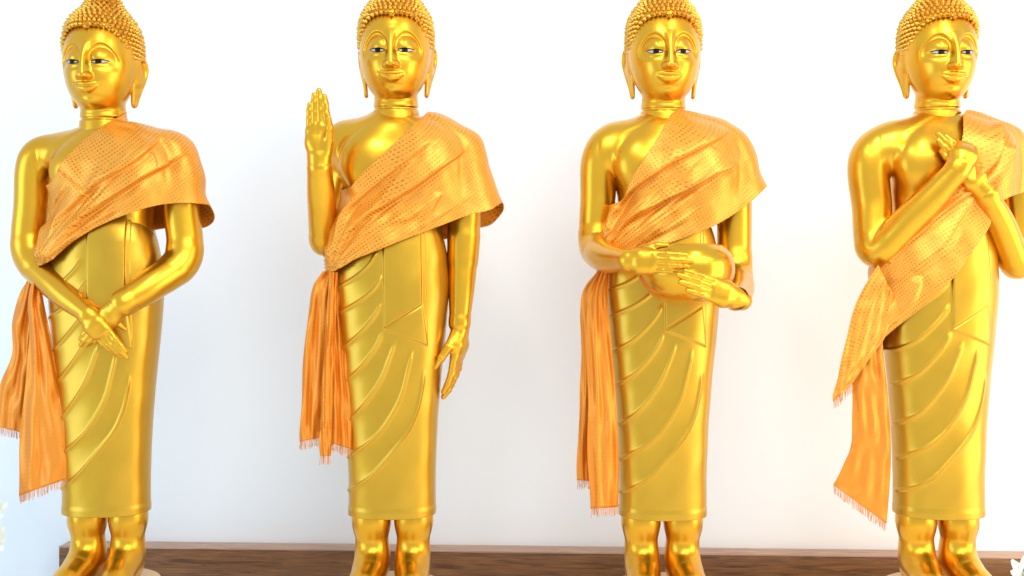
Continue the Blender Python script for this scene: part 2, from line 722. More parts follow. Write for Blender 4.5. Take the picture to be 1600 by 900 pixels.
_i0 = 0
_warp = _fy + _disp[:, None, :] * (1 - sstep(-0.06, 0.0, _fy))
HG.vol = skull(_fx, _warp, _fz).astype(np.float32)
# hair cap with its cone-shaped dome
_r, _ry = hair_r(_fz), hair_ry(_fz)
_q = np.sqrt((_fx / _r) ** 2 + ((_fy - HC_Y) / _ry) ** 2)
_cap = ((_q - 1) * _r * 0.8).astype(np.float32)
_cap = np.maximum(_cap, 1.61 - _fz)
_zl = 1.655 + 0.098 * np.sqrt(np.clip(1 - (np.abs(_fx) / 0.102) ** 4, 0, 1)) - 0.008 * np.exp(-(_fx / 0.008) ** 2)
_cut = np.where(_fy < 0.0, _zl - _fz, (1.655 - 0.5 * _fy) - _fz)
_cap = smax(_cap, (_cut * 0.8).astype(np.float32), 0.004)
HG.vol = smin(HG.vol, _cap, 0.004)
# neck with its creases
HG.capsule((0, 0.012, 1.40), (0, 0.006, 1.56), 0.078, 0.0615, 0.008)


def ring(z0, y0, r, depth):
    def fn(x, y, z):
        q = np.sqrt(x * x + ((y - y0)) ** 2) - r
        return np.sqrt(q * q + (z - z0 - 0.10 * (y - y0)) ** 2) - depth
    HG.add(fn, (-r - .01, y0 - r - .01, z0 - .03), (r + .01, y0 + r + .01, z0 + .03), 0.006, sub=True)


ring(1.490, 0.008, 0.0670, 0.0030)
for s in (-1, 1):                                                     # ears: plate, rim and long lobe
    R_ = [(.101, .004, 1.655), (.107, .016, 1.680), (.114, .044, 1.680), (.117, .056, 1.655), (.112, .052, 1.622), (.104, .043, 1.59),
          (.097, .036, 1.562), (.094, .029, 1.540), (.092, .018, 1.536), (.093, .010, 1.555), (.096, .006, 1.60)]
    R_ = [(a * s, b - .004, c - 0.004) for a, b, c in smooth_poly(R_, 60)]
    HG.chain(R_, [0.0062] * 60)
    HG.chain([(.102 * s, .024, 1.655), (.104 * s, .026, 1.62), (.0975 * s, .021, 1.58), (.0935 * s, .018, 1.545)], [.030, .025, .017, .011], 0.006, ((1, -0.25 * s, 0.1), 0.30))
    HG.capsule((.094 * s, .012, 1.66), (.094 * s, .016, 1.60), .020, .012, 0.012)
head_V, head_F = HG.mesh(2)

# front depth map of the head (for the painted eyes)
_neg = HG.vol < 0
_first = np.argmax(_neg, axis=1)
_ii, _kk = np.meshgrid(np.arange(HG.n[0]), np.arange(HG.n[2]), indexing='ij')
_f1 = np.clip(_first, 1, None)
_a, _b = HG.vol[_ii, _f1 - 1, _kk], HG.vol[_ii, _f1, _kk]
FRONT = HG.lo[1] + HG.h * (_f1 - 1 + np.clip(_a / np.where(np.abs(_a - _b) < 1e-9, 1, _a - _b), 0, 1))


def front_y(x, z):
    q0, q1 = (x - HG.lo[0]) / HG.h, (z - HG.lo[2]) / HG.h
    i, k = int(q0), int(q1)
    f, g = q0 - i, q1 - k
    return (FRONT[i, k] * (1 - f) + FRONT[i + 1, k] * f) * (1 - g) + (FRONT[i, k + 1] * (1 - f) + FRONT[i + 1, k + 1] * f) * g


def patch(shape_lo, shape_hi, u0, u1, off, nu=21, nv=7, ymin=None):
    V = []
    for j in range(nv):
        for i in range(nu):
            u = u0 + (u1 - u0) * i / (nu - 1)
            t = j / (nv - 1)
            v = shape_lo(u) * (1 - t) + shape_hi(u) * t
            V.append((u, front_y(u, v + CHIN) - off, v + CHIN))
    return np.array(V), grid_faces(nu, nv)


def eye_meshes(s):
    c, hw = 0.0420, 0.0232

    def tt(u):
        return (abs(u) - c) / hw                     # -1 inner corner, 1 outer corner
    hi = lambda u: 0.1432 + 0.0022 * max(0, 1 - tt(u) ** 2) + 0.0022 * tt(u)
    lo = lambda u: 0.1432 - 0.0070 * max(0, 1 - tt(u) ** 2) ** 0.8 + 0.0022 * tt(u)
    a, b = (c - hw) * s, (c + hw) * s
    if s < 0:
        a, b = b, a
    white = patch(lo, hi, a, b, 0.0022)
    lash = patch(lambda u: hi(u) - 0.0006, lambda u: hi(u) + 0.0016, a, b, 0.0028, 21, 3)
    lash2 = patch(lambda u: lo(u) - 0.0007, lambda u: lo(u) + 0.0003, a, b, 0.0028, 21, 3)
    ic, ir = (c - 0.002) * s, 0.0086
    mid = lambda u: (hi(u) + lo(u)) / 2 - 0.0008
    h = lambda u: math.sqrt(max(0, ir * ir - (u - ic) ** 2))
    iris = patch(lambda u: max(mid(u) - h(u), lo(u) + .0003), lambda u: min(mid(u) + h(u), hi(u)), ic - ir, ic + ir, 0.0034, 13, 7)
    return white, iris, join([lash, lash2])


EYE_ME = []
for s in (-1, 1):
    w_, i_, l_ = eye_meshes(s)
    EYE_ME.append((mesh_from('eye', *w_, M_EYE), mesh_from('iris', *i_, M_IRIS), mesh_from('lash_line', *l_, M_IRIS)))


# hair: rows of small pointed snail curls
def curl_mesh():
    prof_ = [(0.90, -0.40), (1.05, 0.10), (0.96, 0.50), (0.62, 0.98), (0.34, 1.40), (0.24, 1.66), (0.05, 1.80)]
    n = 8
    V = []
    for (r, h) in prof_:
        for k in range(n):
            a = 2 * PI * k / n + h * 0.9
            rr = r * (1 + 0.10 * math.cos(3 * a))
            V.append((rr * math.cos(a), rr * math.sin(a), h))
    F = grid_faces(n, len(prof_), True)
    return np.array(V), F


def build_hair():
    cv, cf = curl_mesh()
    parts = []
    sp = 0.0150

    def put(p, nrm, r):
        nrm = unit(unit(nrm) + rng.normal(0, 0.10, 3))
        t = unit(np.cross(nrm, (0.3, 0.2, 1.0)))
        b_ = np.cross(nrm, t)
        M = np.stack([t, b_, nrm], 1) * r
        parts.append((cv @ M.T + p, cf))
    # contour rows stepped by arc length of the profile
    zs = [1.610]
    while zs[-1] < 1.912:
        z = zs[-1]
        dz = 0.001
        sl = (hair_r(z + dz) - hair_r(z)) / dz
        zs.append(z + sp * 0.88 / math.sqrt(1 + sl * sl))
    stag, n_prev = 0, 0
    for r_i, z in enumerate(zs):
        rx, ry = float(hair_r(z)), float(hair_ry(z))
        circ = PI * (rx + ry)
        steps = (54, 46, 38, 30, 24, 18, 13, 9, 6, 4)
        n = next((q for q in steps if circ / q >= sp * 0.93), 4)
        if n != n_prev:
            stag, n_prev = 0, n
        else:
            stag = 1 - stag
        for k in range(n):
            a = 2 * PI * (k + 0.5 * stag + 0.25) / n
            x, y = rx * math.cos(a), HC_Y + ry * math.sin(a)
            zl = 1.655 + 0.098 * math.sqrt(max(0, 1 - (abs(x) / 0.102) ** 4)) - 0.008 * math.exp(-(x / 0.008) ** 2)
            if y < 0 and z < zl + 0.009:
                continue
            if y >= 0 and z < 1.655 - 0.5 * y:
                continue
            if abs(x) > 0.085 and 0.0 < y < 0.075 and z < 1.668 and y > 0.012:
                continue
            sl = (float(hair_r(z + .002)) - float(hair_r(z - .002))) / .004
            put(np.array((x, y, z)), (math.cos(a) / rx * 0.1, math.sin(a) / ry * 0.1, -sl), 0.0069 * rng.uniform(0.90, 1.10))
    # the front row that follows the hairline
    x = -0.0985
    while x <= 0.0990:
        zl = 1.655 + 0.098 * math.sqrt(max(0, 1 - (abs(x) / 0.102) ** 4)) - 0.008 * math.exp(-(x / 0.008) ** 2)
        rx, ry = float(hair_r(zl)), float(hair_ry(zl))
        y = HC_Y - ry * math.sqrt(max(0.0, 1 - (min(abs(x), rx * .999) / rx) ** 2))
        put(np.array((x, y - 0.000, zl + .001)), (x / rx, (y - HC_Y) / ry, -0.1), 0.0069)
        s_ = (0.098 * -2 * (abs(x) / .102) ** 3 / .102 / math.sqrt(max(0.02, 1 - (abs(x) / .102) ** 4)))
        x += 0.0143 / math.sqrt(1 + s_ * s_)
    return join(parts)


HAIR_ME = mesh_from('hair', *build_hair(), M_HAIR)


# ================================================================== ROBE (shared): tube with carved folds and a hanging front panel
R_PY = [290, 310, 340, 370, 400, 440, 480, 520, 560, 600, 650, 700, 750, 800, 812]
R_HW = [69.5, 70, 73.5, 80, 86, 89, 87, 83.5, 79.5, 75.5, 71.5, 68.8, 67.5, 67.5, 67.5]
R_RY = [.108, .108, .109, .111, .114, .118, .118, .115, .110, .106, .102, .099, .097, .096, .096]


def robe_wh(z):
    return smoothprof(z, R_PY, np.array(R_HW) * 0.002), smoothprof(z, R_PY, R_RY)


RIBS = [  # photo pixels on the second statue: crest lines of the carved folds
    ([(590, 392), (578, 412), (557, 432), (533, 447), (505, 458)], 0.8),
    ([(598, 428), (592, 440), (582, 454), (560, 472), (533, 488), (500, 503)], 1.0),
    ([(596, 472), (588, 490), (570, 513), (545, 537), (505, 562)], 1.0),
    ([(598, 515), (593, 532), (580, 554), (552, 587), (515, 612)], 1.0),
    ([(619, 530), (610, 556), (596, 592), (575, 625), (552, 652), (518, 674)], 1.0),
    ([(645, 540), (637, 578), (625, 622), (600, 667), (575, 693), (553, 708), (518, 728)], 1.0),
    ([(663, 575), (656, 622), (648, 650), (633, 680), (587, 737), (563, 757), (548, 764), (515, 772)], 1.0),
]


def build_robe():
    nf, nb = 400, 90
    ang = np.concatenate([np.linspace(PI, 2 * PI, nf, endpoint=False), np.linspace(0, PI, nb, endpoint=False)])
    rows = np.concatenate([np.arange(1.20, 0.232, -0.0022), [0.231, 0.2295]])
    n = len(ang)
    A, Z = np.meshgrid(ang, rows)
    W, D = robe_wh(Z)
    p = 2.0 / 2.35
    W = W - 0.014 * sstep(1.09, 1.20, Z)
    D = D - 0.014 * sstep(1.09, 1.20, Z)
    c, s = np.cos(A), np.sin(A)
    X = W * np.sign(c) * np.abs(c) ** p
    Y = D * np.sign(s) * np.abs(s) ** p
    V = np.stack([X, Y, Z], -1)
    px, py = proj(2, V)
    front = 1 - sstep(-0.01, 0.03, Y)
    h = np.zeros_like(px)
    for pts, amp in RIBS:
        d, sd, al = polydist(px, py, smooth_poly(pts, 22))
        tap = sstep(0, 0.10, al)
        h += amp * (0.0042 * np.exp(-(d / 2.5) ** 2) + 0.0010 * np.exp(-(d / 8.0) ** 2)) * tap
    # front panel of folded cloth

    def inside(poly, soft):
        poly = np.asarray(poly, float)
        e = 1e9
        for a, b_ in zip(poly, np.roll(poly, -1, 0)):
            nx_, ny_ = -(b_[1] - a[1]), b_[0] - a[0]
            l = math.hypot(nx_, ny_)
            e = np.minimum(e, ((px - a[0]) * nx_ + (py - a[1]) * ny_) / l)
        return sstep(-soft, soft, e)
    pn = inside([(597, 250), (655, 250), (658.5, 476), (600, 513)], 1.9)
    tri = inside([(601, 515), (659.5, 477), (667, 539)], 1.9)
    hem2 = inside([(655, 250), (661, 250), (668, 540), (660, 537)], 1.0)
    h = h * (1 - pn) * (1 - tri)
    h += 0.0080 * pn + 0.0046 * np.clip(tri - pn, 0, 1) + 0.0018 * np.clip(hem2 - pn - tri, 0, 1)
    edge, _, _ = polydist(px, py, [(597.5, 250), (600, 513)])
    h -= 0.0022 * np.exp(-((edge + 0) / 1.3) ** 2)
    # faint carved waviness and a thicker hem
    h += 0.0008 * np.sin(px * 0.11 + py * 0.035) * np.sin(py * 0.05 + 1)
    h += 0.003 * sstep(0.262, 0.246, Z) * 0.6
    h *= front + (1 - front) * 0.0
    h += np.where(front < 1, 0.0015 * sstep(0.262, 0.246, Z) * (1 - front), 0)
    nrm = np.stack([c * np.abs(c) ** (2 - p - 1 + .35) / W, s * np.abs(s) ** (2 - p - 1 + .35) / D, 0 * c], -1)
    nrm = np.stack([X / W ** 2, Y / D ** 2, 0 * X], -1)
    nrm /= np.linalg.norm(nrm, axis=-1, keepdims=True)
    V = V + nrm * h[..., None]
    # hem turned under
    last = V[-1]
    extra = []
    for k, (sc, dz) in enumerate(((0.985, -0.0015), (0.93, -0.001), (0.86, 0.006), (0.84, 0.05))):
        e = last.copy()
        e[:, 0] *= sc
        e[:, 1] *= sc
        e[:, 2] += dz
        extra.append(e)
    V = np.concatenate([V, np.array(extra)])
    return V.reshape(-1, 3), grid_faces(n, len(rows) + 4, True)[:, ::-1]


ROBE_ME = mesh_from('robe', *build_robe(), M_ROBE)

# ================================================================== LEGS AND FEET (shared)
LEGS = Grid((-0.15, -0.25, -0.01), (0.15, 0.12, 1.00), 0.0040)
for s in (-1, 1):
    LG = Grid.__new__(Grid)
    LG.lo, LG.h, LG.n, LG.ax = LEGS.lo, LEGS.h, LEGS.n, LEGS.ax
    LG.vol = np.full(LEGS.n, 1.0, dtype=np.float32)
    LG.chain([(s * .067, .008, .31), (s * .066, .008, .20), (s * .064, .010, .115), (s * .062, .012, .075)], [.061, .0565, .0475, .042], 0.02)
    LG.chain([(s * .067, .006, .28), (s * .078, .004, .95)], [.059, .075])
    LG.capsule((s * .062, .035, .032), (s * .062, .012, .09), .034, .036, 0.025)
    LG.chain([(s * .063, .004, .064), (s * .067, -.050, .052), (s * .075, -.115, .030), (s * .080, -.165, .016)], [.041, .040, .036, .026], 0.05)
    LG.capsule((s * .062, .03, .022), (s * .076, -.14, .016), .026, .034, 0.02)
    for k, (dx, ln, r) in enumerate(((-.026, .218, .0115), (-.010, .222, .0095), (.004, .216, .009), (.017, .206, .0085), (.029, .193, .008))):
        xx = s * (.080 + dx)
        LG.capsule((xx - s * .004, -.15, .020), (xx, -ln, .011), r + .002, r, 0.005)
    LEGS.merge(LG, 0.0)
LEGS.add(lambda x, y, z: np.sqrt((x / .13) ** 2 + ((y - .004) / .07) ** 2) * .07 - .07 + 0 * z + 3 * np.maximum(0, np.abs(z - .9) - .06), (-.13, -.07, .84), (.13, .07, .96))
LG = LEGS


LG.vol = np.maximum(LG.vol, -LG.xyz()[2])
leg_V, leg_F = LG.mesh(2)

# ================================================================== TORSO, ARMS, HANDS
T_PY = [150, 160, 172, 180, 188, 196, 206, 218, 235, 255, 290, 330, 370, 400, 430, 460]
T_HW = [.045, .045, .045, .056, .078, .104, .136, .146, .150, .150, .142, .136, .150, .162, .168, .168]
T_RY = [.045, .045, .045, .055, .072, .082, .090, .097, .104, .108, .105, .101, .102, .105, .108, .108]


def torso_fn(grow=0.0):
    def fn(x, y, z):
        w = smoothprof(z, T_PY, T_HW)
        d = smoothprof(z, T_PY, T_RY)
        yc = 0.006
        q = (np.abs(x / w) ** 2.3 + np.abs((y - yc) / d) ** 2.3) ** (1 / 2.3)
        e = (q - 1) * np.minimum(w, d)
        return np.maximum(e, (0.92 - z)) - grow
    return fn


def shoulder_pt(s):
    return np.array((s * 0.185, 0.008, 1.352))


# arms: list of (pixel x, pixel y, depth) for shoulder, elbow, wrist
ARMS = {
    1: dict(R=[(57, 250, .0), (50, 320, .005), (48, 398, -.005), (93, 452, -.085), (136, 490, -.150)],
            Rr=[.055, .054, .052, .045, .029],
            L=[(277, 252, .0), (284, 330, .01), (286, 404, .0), (236, 446, -.085), (192, 474, -.140)],
            Lr=[.056, .057, .056, .050, .039]),
    2: dict(R=[(541, 250, .004), (530, 310, .02), (507, 378, .0), (503, 320, -.09), (499, 262, -.155)],
            Rr=[.054, .048, .041, .043, .036],
            L=[(724, 250, .0), (726, 310, .012), (724, 385, .012), (721, 450, .0), (718, 506, -.012)],
            Lr=[.055, .055, .048, .041, .031]),
    3: dict(R=[(937, 250, .0), (934, 310, .012), (932, 380, .0), (946, 402, -.130), (980, 407, -.282)],
            Rr=[.057, .055, .053, .046, .029],
            L=[(1143, 250, .0), (1147, 320, .01), (1148, 420, -.005), (1156, 450, -.11), (1150, 466, -.280)],
            Lr=[.054, .054, .051, .043, .033]),
    4: dict(R=[(1358, 250, .0), (1362, 320, .005), (1371, 390, -.03), (1430, 335, -.105), (1494, 268, -.165)],
            Rr=[.062, .060, .054, .048, .035],
            L=[(1575, 252, .0), (1590, 330, .01), (1590, 412, -.01), (1564, 350, -.085), (1541, 305, -.125)],
            Lr=[.054, .050, .047, .041, .034]),
}


def arm_pts(i, side):
    return [P(i, *p) for p in ARMS[i][side]]


def upper_arm(pts, rad, s):
    P4 = [np.array((s * .070, .010, 1.416)), np.array((s * .155, .008, 1.396))] + list(pts[:3])
    R4 = [.044, .054] + list(rad[:3])
    return list(smooth_poly(P4 + list(pts[3:4]), 62)[:53]), list(smooth_poly(np.array(R4 + list(rad[3:4]))[:, None], 62)[:53, 0])


def build_body(i):
    g = Grid((-0.40, -0.30, 0.76), (0.40, 0.16, 1.57), 0.0042)
    g.add(torso_fn(), (-.18, -.125, .95), (.18, .125, 1.57))
    # pectoral and trapezius masses
    for s in (-1, 1):
        g.ellipsoid((s * .070, -.062, 1.315), (.080, .049, .075), 0.05)
    # carved robe edge running from the left shoulder to the right armpit
    x, y, z = g.xyz()
    ln = (z - 1.30) - 0.92 * (x - 0.02)
    g.vol = g.vol - (0.0035 * sstep(0.004, -0.004, ln) * (np.abs(x) < 0.17) * (z < 1.42)).astype(np.float32)
    for side in 'RL':
        a = Grid(g.lo, g.ax[0][-1:].tolist() + g.ax[1][-1:].tolist() + g.ax[2][-1:].tolist(), g.h)
        a.n = g.n
        a.ax = g.ax
        a.vol = np.full(g.n, 1.0, dtype=np.float32)
        pts, rad = arm_pts(i, side), ARMS[i][side + 'r']
        up = Grid.__new__(Grid)
        up.lo, up.h, up.n, up.ax = g.lo, g.h, g.n, g.ax
        up.vol = np.full(g.n, 1.0, dtype=np.float32)
        sm, rr = upper_arm(pts, rad, -1 if side == 'R' else 1)
        up.chain(sm, rr)
        fore = smooth_poly(pts[1:], 46)[12:]
        rr = smooth_poly(np.array(rad[1:])[:, None], 46)[12:, 0]
        a.chain(list(fore), list(rr))
        if side == 'L':                                              # sleeve end: a raised cuff
            u = unit(fore[-1] - fore[-2])
            a.capsule(fore[-1] - u * .010, fore[-1] - u * .002, rad[4] + .0035, rad[4] + .0035, 0.006)
        up.merge(a, 0.012)
        # shoulder blends softly, the rest of the arm stays separate
        top = up.vol + 0.0
        zz = g.xyz()[2]
        k = 0.006 + 0.055 * sstep(1.25, 1.37, zz)
        h = np.maximum(k - np.abs(g.vol - top), 0) / k
        g.vol = (np.minimum(g.vol, top) - h * h * k * 0.25).astype(np.float32)
    return g.mesh(3)


def fore_end(i, side):
    pts, rad = arm_pts(i, side), ARMS[i][side + 'r']
    f = smooth_poly(pts[1:], 46)[34:]
    r = smooth_poly(np.array(rad[1:])[:, None], 46)[34:, 0]
    return list(f), list(r + np.linspace(-.0022, .0006, 12))


def hand(i, W, f, n, s, curl=(0.15, 0.2, 0.15), L=1.0, spread=0.06, thumb=(0.55, 0.25), wr=0.027, fk=None, wlen=0.022, palm=.88, thick=1.0, dirs=None, fl=1.18, arm=None, fr=1.12):
    """W wrist, f towards the fingers, n out of the palm, s towards the thumb"""
    W = np.asarray(W, float)
    f = unit(f)
    n = unit(np.asarray(n, float) - f * np.dot(n, f))
    s0 = unit(np.asarray(s, float) - f * np.dot(s, f) - n * np.dot(s, n))
    prims = []
    offs = (.0262, .0090, -.0086, -.0252)
    lens = tuple(q * fl for q in (.088, .100, .092, .074))
    base = (.100, .105, .101, .092)
    rads = tuple(q * fr for q in (.0100, .0102, .0096, .0085))
    prims.append(('w', [W - f * wlen, W, W + f * .02], [wr, wr * .97, wr * .86]))
    if arm:
        prims[0] = ('w', arm[0] + [W + f * .012, W + f * .03], arm[1] + [wr * .95, wr * .80])
    for o, b_ in zip(offs, base):
        k = W + f * b_ * L * palm + s0 * o * L
        prims.append(('p', [W + f * .012 * L + s0 * o * .45 * L, W + f * .055 * L * palm + s0 * o * .80 * L - n * .002, k], [.0160 * thick, .0155 * thick, .0120]))
    for j, (o, b_, l_, r) in enumerate(zip(offs, base, lens, rads)):
        k = W + f * b_ * L * palm + s0 * o * L
        d = unit(f + s0 * spread * (o / .028))
        if dirs:
            d = unit(f + s0 * dirs[j])
        pts, rr = [k - d * .01], [r * 1.1 * L]
        ang = 0
        for q, frac in enumerate((.45, .32, .23)):
            ang += curl[q] * (1 + 0.12 * (j - 1))
            dd = d * math.cos(ang) + n * math.sin(ang)
            k = k + dd * l_ * frac * L
            pts.append(k)
            rr.append(r * L * (1.0, .92, .70)[q])
        prims.append(('f', pts, rr))
    t0 = W + f * .028 * L + s0 * .020 * L + n * .006
    t1 = t0 + (f * .030 + s0 * .030 * thumb[0] / .5 + n * .008) * L
    t2 = t1 + (f * .034 + s0 * .016 * thumb[0] / .5 + n * thumb[1] * .03) * L
    t3 = t2 + (f * .028 + s0 * .002 + n * thumb[1] * .03) * L
    prims.append(('t', [t0, t1, t2, t3], [.0175 * L, .0135 * L, .0112 * L, .0075 * L]))
    al = np.array([p for _, pp, _ in prims for p in pp])
    g = Grid(al.min(0) - .045, al.max(0) + .045, 0.0019)
    for kind, pts, rr in prims:
        if kind == 'w':
            g.chain(pts, rr, 0.0 if arm else 0.016)
    for kind, pts, rr in prims:
        if kind == 'p':
            g.chain(pts, rr, 0.020)
    for kind, pts, rr in prims:
        if kind in 'ft':
            t = Grid.__new__(Grid)
            t.lo, t.h, t.n, t.ax = g.lo, g.h, g.n, g.ax
            t.vol = np.full(g.n, 1.0, dtype=np.float32)
            t.chain(pts, rr, 0.004)
            g.merge(t, 0.0035 if kind == 'f' else 0.012)
    return g.mesh(2)


HEAD_AT = {1: (-.014, 0, .002, -2.0, 1.045), 2: (.011, 0, .000, 0.0, 1.025), 3: (.004, 0, .000, 0.0, 1.025), 4: (.0, 0, .0, 0.0, 1.0)}
PIV = np.array((0, 0.008, 1.465))


def head_xf(i, V):
    dx, dy, dz, yaw, sc = HEAD_AT[i]
    a = math.radians(yaw)
    Rm = np.array(((math.cos(a), -math.sin(a), 0), (math.sin(a), math.cos(a), 0), (0, 0, 1)))
    return ((V - PIV) * sc) @ Rm.T + PIV + np.array((dx, dy, dz))


def place_head_part(i, o):
    dx, dy, dz, yaw, sc = HEAD_AT[i]
    o.location = head_xf(i, np.zeros(3))
    o.rotation_euler = (0, 0, math.radians(yaw))
    o.scale = (sc, sc, sc)
    return o


def hands(i):
    a = ARMS[i]
    WR, WL = arm_pts(i, 'R')[-1], arm_pts(i, 'L')[-1]
    if i == 1:
        fr = P(1, 174, 540, -.158) - WR
        wl = P(1, 186, 478, -.146)
        fl = P(1, 126, 543, -.130) - wl
        return [hand(i, WR, fr, (.1, 1, .0), (.8, 0, .7), curl=(.14, .12, .10), L=.86, thumb=(.40, .45), wr=.026, spread=-.06, thick=.9, arm=fore_end(1, 'R')),
                hand(i, wl, fl, (-.1, 1, .1), (-.7, -.1, .7), curl=(.06, .08, .06), L=.86, thumb=(.12, .4), wr=.029, spread=-.04, thick=.9)]
    if i == 2:
        w1 = P(2, 499, 252, -.158)
        f1 = P(2, 495, 150, -.175) - w1
        w2 = P(2, 719, 512, -.012)
        f2 = P(2, 709, 632, -.010) - w2
        return [hand(i, w1, f1, (0, -1, .15), (1, -.2, 0), curl=(-.02, .06, .06), L=1.02, thumb=(.20, .55), wr=.034, spread=-.05, thick=1.0, palm=.95, fl=1.02, arm=fore_end(2, 'R')),
                hand(i, w2, f2, (-1, .35, 0), (-.35, -1, 0), curl=(.10, .22, .20), L=1.05, thumb=(.40, .5), wr=.024, spread=.02, palm=.92)]
    if i == 3:
        return [hand(i, WR, (.88, -.47, -.06), (.48, .87, 0), (0, .1, 1), curl=(.12, .14, .14), L=.88, thumb=(.36, .25), wr=.028, spread=.0, arm=fore_end(3, 'R')),
                hand(i, WL, (-.86, -.46, .29), (-.46, .86, 0), (.0, .1, 1), curl=(.08, .12, .12), L=.96, thumb=(.30, .25), wr=.029, spread=.0)]
    w1 = P(4, 1498, 262, -.172)
    f1 = P(4, 1521, 215, -.155) - w1
    w2 = P(4, 1538, 300, -.128)
    f2 = P(4, 1468, 212, -.150) - w2
    return [hand(i, w1, (.40, .30, .80), (.2, .9, -.3), (-.75, -.15, .45), curl=(.75, .65, .4), L=.84, thumb=(.15, .5), wr=.031, thick=1.35, spread=.05, arm=fore_end(4, 'R')),
            hand(i, w2, f2, (-.1, 1, 0), (.6, .1, .75), curl=(.05, .06, .04), L=1.06, thumb=(.02, .8), wr=.029, spread=-.08, fr=1.15)]

# ================================================================== SASHES
SASH = {
    1: dict(upper=[(203, 172), (188, 181), (165, 194), (135, 216), (104, 245), (92, 262), (84, 280), (70, 290), (20, 300)],
            lower=[(340, 322), (318, 319), (285, 317), (245, 321), (200, 334), (155, 353), (115, 377), (90, 398), (78, 408), (40, 425)],
            flare=[(272, 240, .042), (293, 350, .074)], back=38, G=(72, 410),
            folds=[([(296, 234), (262, 254), (212, 281), (140, 333), (100, 372), (80, 400)], .013, 3.5, 16),
                   ([(258, 210), (232, 232), (200, 257), (155, 283), (112, 325), (84, 368), (72, 400)], .010, 3.5, 15),
                   ([(60, 262), (87, 266), (108, 281), (131, 298)], .006, 2.0, 12),
                   ([(190, 322), (150, 347), (110, 375), (84, 402)], .007, 3, 10),
                   ([(110, 282), (90, 312), (78, 350), (72, 390)], .006, 3, 9),
                   ([(236, 238), (240, 258)], .003, 1.5, 6)]),
    2: dict(upper=[(680, 166), (668, 176), (640, 201), (612, 228), (585, 253), (562, 274), (549, 290), (530, 298), (480, 305)],
            lower=[(800, 314), (784, 317), (768, 327), (750, 332), (735, 335), (690, 352), (640, 371), (590, 391), (555, 405), (535, 417), (490, 440)],
            flare=[(726, 236, .041), (751, 350, .078)], back=24, G=(524, 415),
            folds=[([(736, 222), (716, 240), (690, 258), (650, 288), (600, 322), (556, 352), (532, 392)], .013, 3.0, 18),
                   ([(690, 208), (660, 230), (602, 275), (566, 306), (540, 345), (528, 388)], .008, 3, 13),
                   ([(668, 318), (640, 340), (598, 350), (560, 378), (535, 402)], .006, 4, 12),
                   ([(690, 300), (672, 330), (660, 352)], .004, 3, 8),
                   ([(560, 300), (548, 335), (533, 375), (525, 405)], .006, 3, 8),
                   ]),
    3: dict(upper=[(1100, 155), (1078, 163), (1056, 173), (1042, 190), (1028, 214), (1008, 245), (992, 270), (981, 292), (974, 310), (955, 320), (900, 330)],
            lower=[(1215, 280), (1198, 292), (1172, 316), (1130, 345), (1085, 366), (1040, 382), (1000, 391), (965, 400), (940, 420), (900, 440)],
            flare=[(1140, 232, .042), (1166, 326, .074)], back=-8, G=(948, 400),
            folds=[([(1150, 196), (1120, 217), (1090, 233), (1040, 259), (1002, 283), (978, 310), (958, 360)], .011, 2.6, 16),
                   ([(1153, 226), (1147, 254), (1117, 270), (1078, 292), (1040, 312), (985, 346), (960, 378)], .014, 2.6, 18),
                   ([(975, 322), (962, 345), (954, 370)], .006, 2.5, 8),
                   ([(1085, 300), (1050, 335), (1010, 372)], .004, 6, 14)]),
    4: dict(upper=[(1520, 166), (1506, 178), (1505, 205), (1500, 235), (1494, 268), (1470, 300), (1440, 330), (1405, 372), (1375, 404), (1362, 412), (1300, 430)],
            lower=[(1640, 300), (1598, 301), (1568, 313), (1553, 330), (1545, 356), (1520, 392), (1495, 428), (1462, 462), (1430, 489), (1400, 512), (1378, 531), (1330, 575), (1290, 612)],
            flare=[(1558, 228, .046), (1570, 300, .040)], back=60, G=(1330, 520),
            extra=[(1394, 420, .008), (1372, 490, .030), (1362, 545, .020)],
            folds=[([(1552, 184), (1561, 206), (1558, 235), (1545, 257), (1530, 272), (1510, 290)], .016, 2.2, 12),
                   ([(1583, 218), (1577, 240), (1565, 262), (1545, 282), (1520, 300)], .013, 2.4, 13),
                   ([(1520, 296), (1480, 326), (1440, 362), (1392, 408)], .008, 2.5, 8),
                   ([(1530, 300), (1500, 340), (1470, 385), (1430, 420)], .006, 3, 12),
                   ([(1505, 355), (1468, 395), (1425, 425), (1380, 440)], .005, 5, 14),
                   ([(1333, 482), (1352, 502), (1379, 530)], .006, 1.8, 8),
                   ([(1440, 430), (1425, 470), (1400, 500)], .005, 5, 12)]),
}


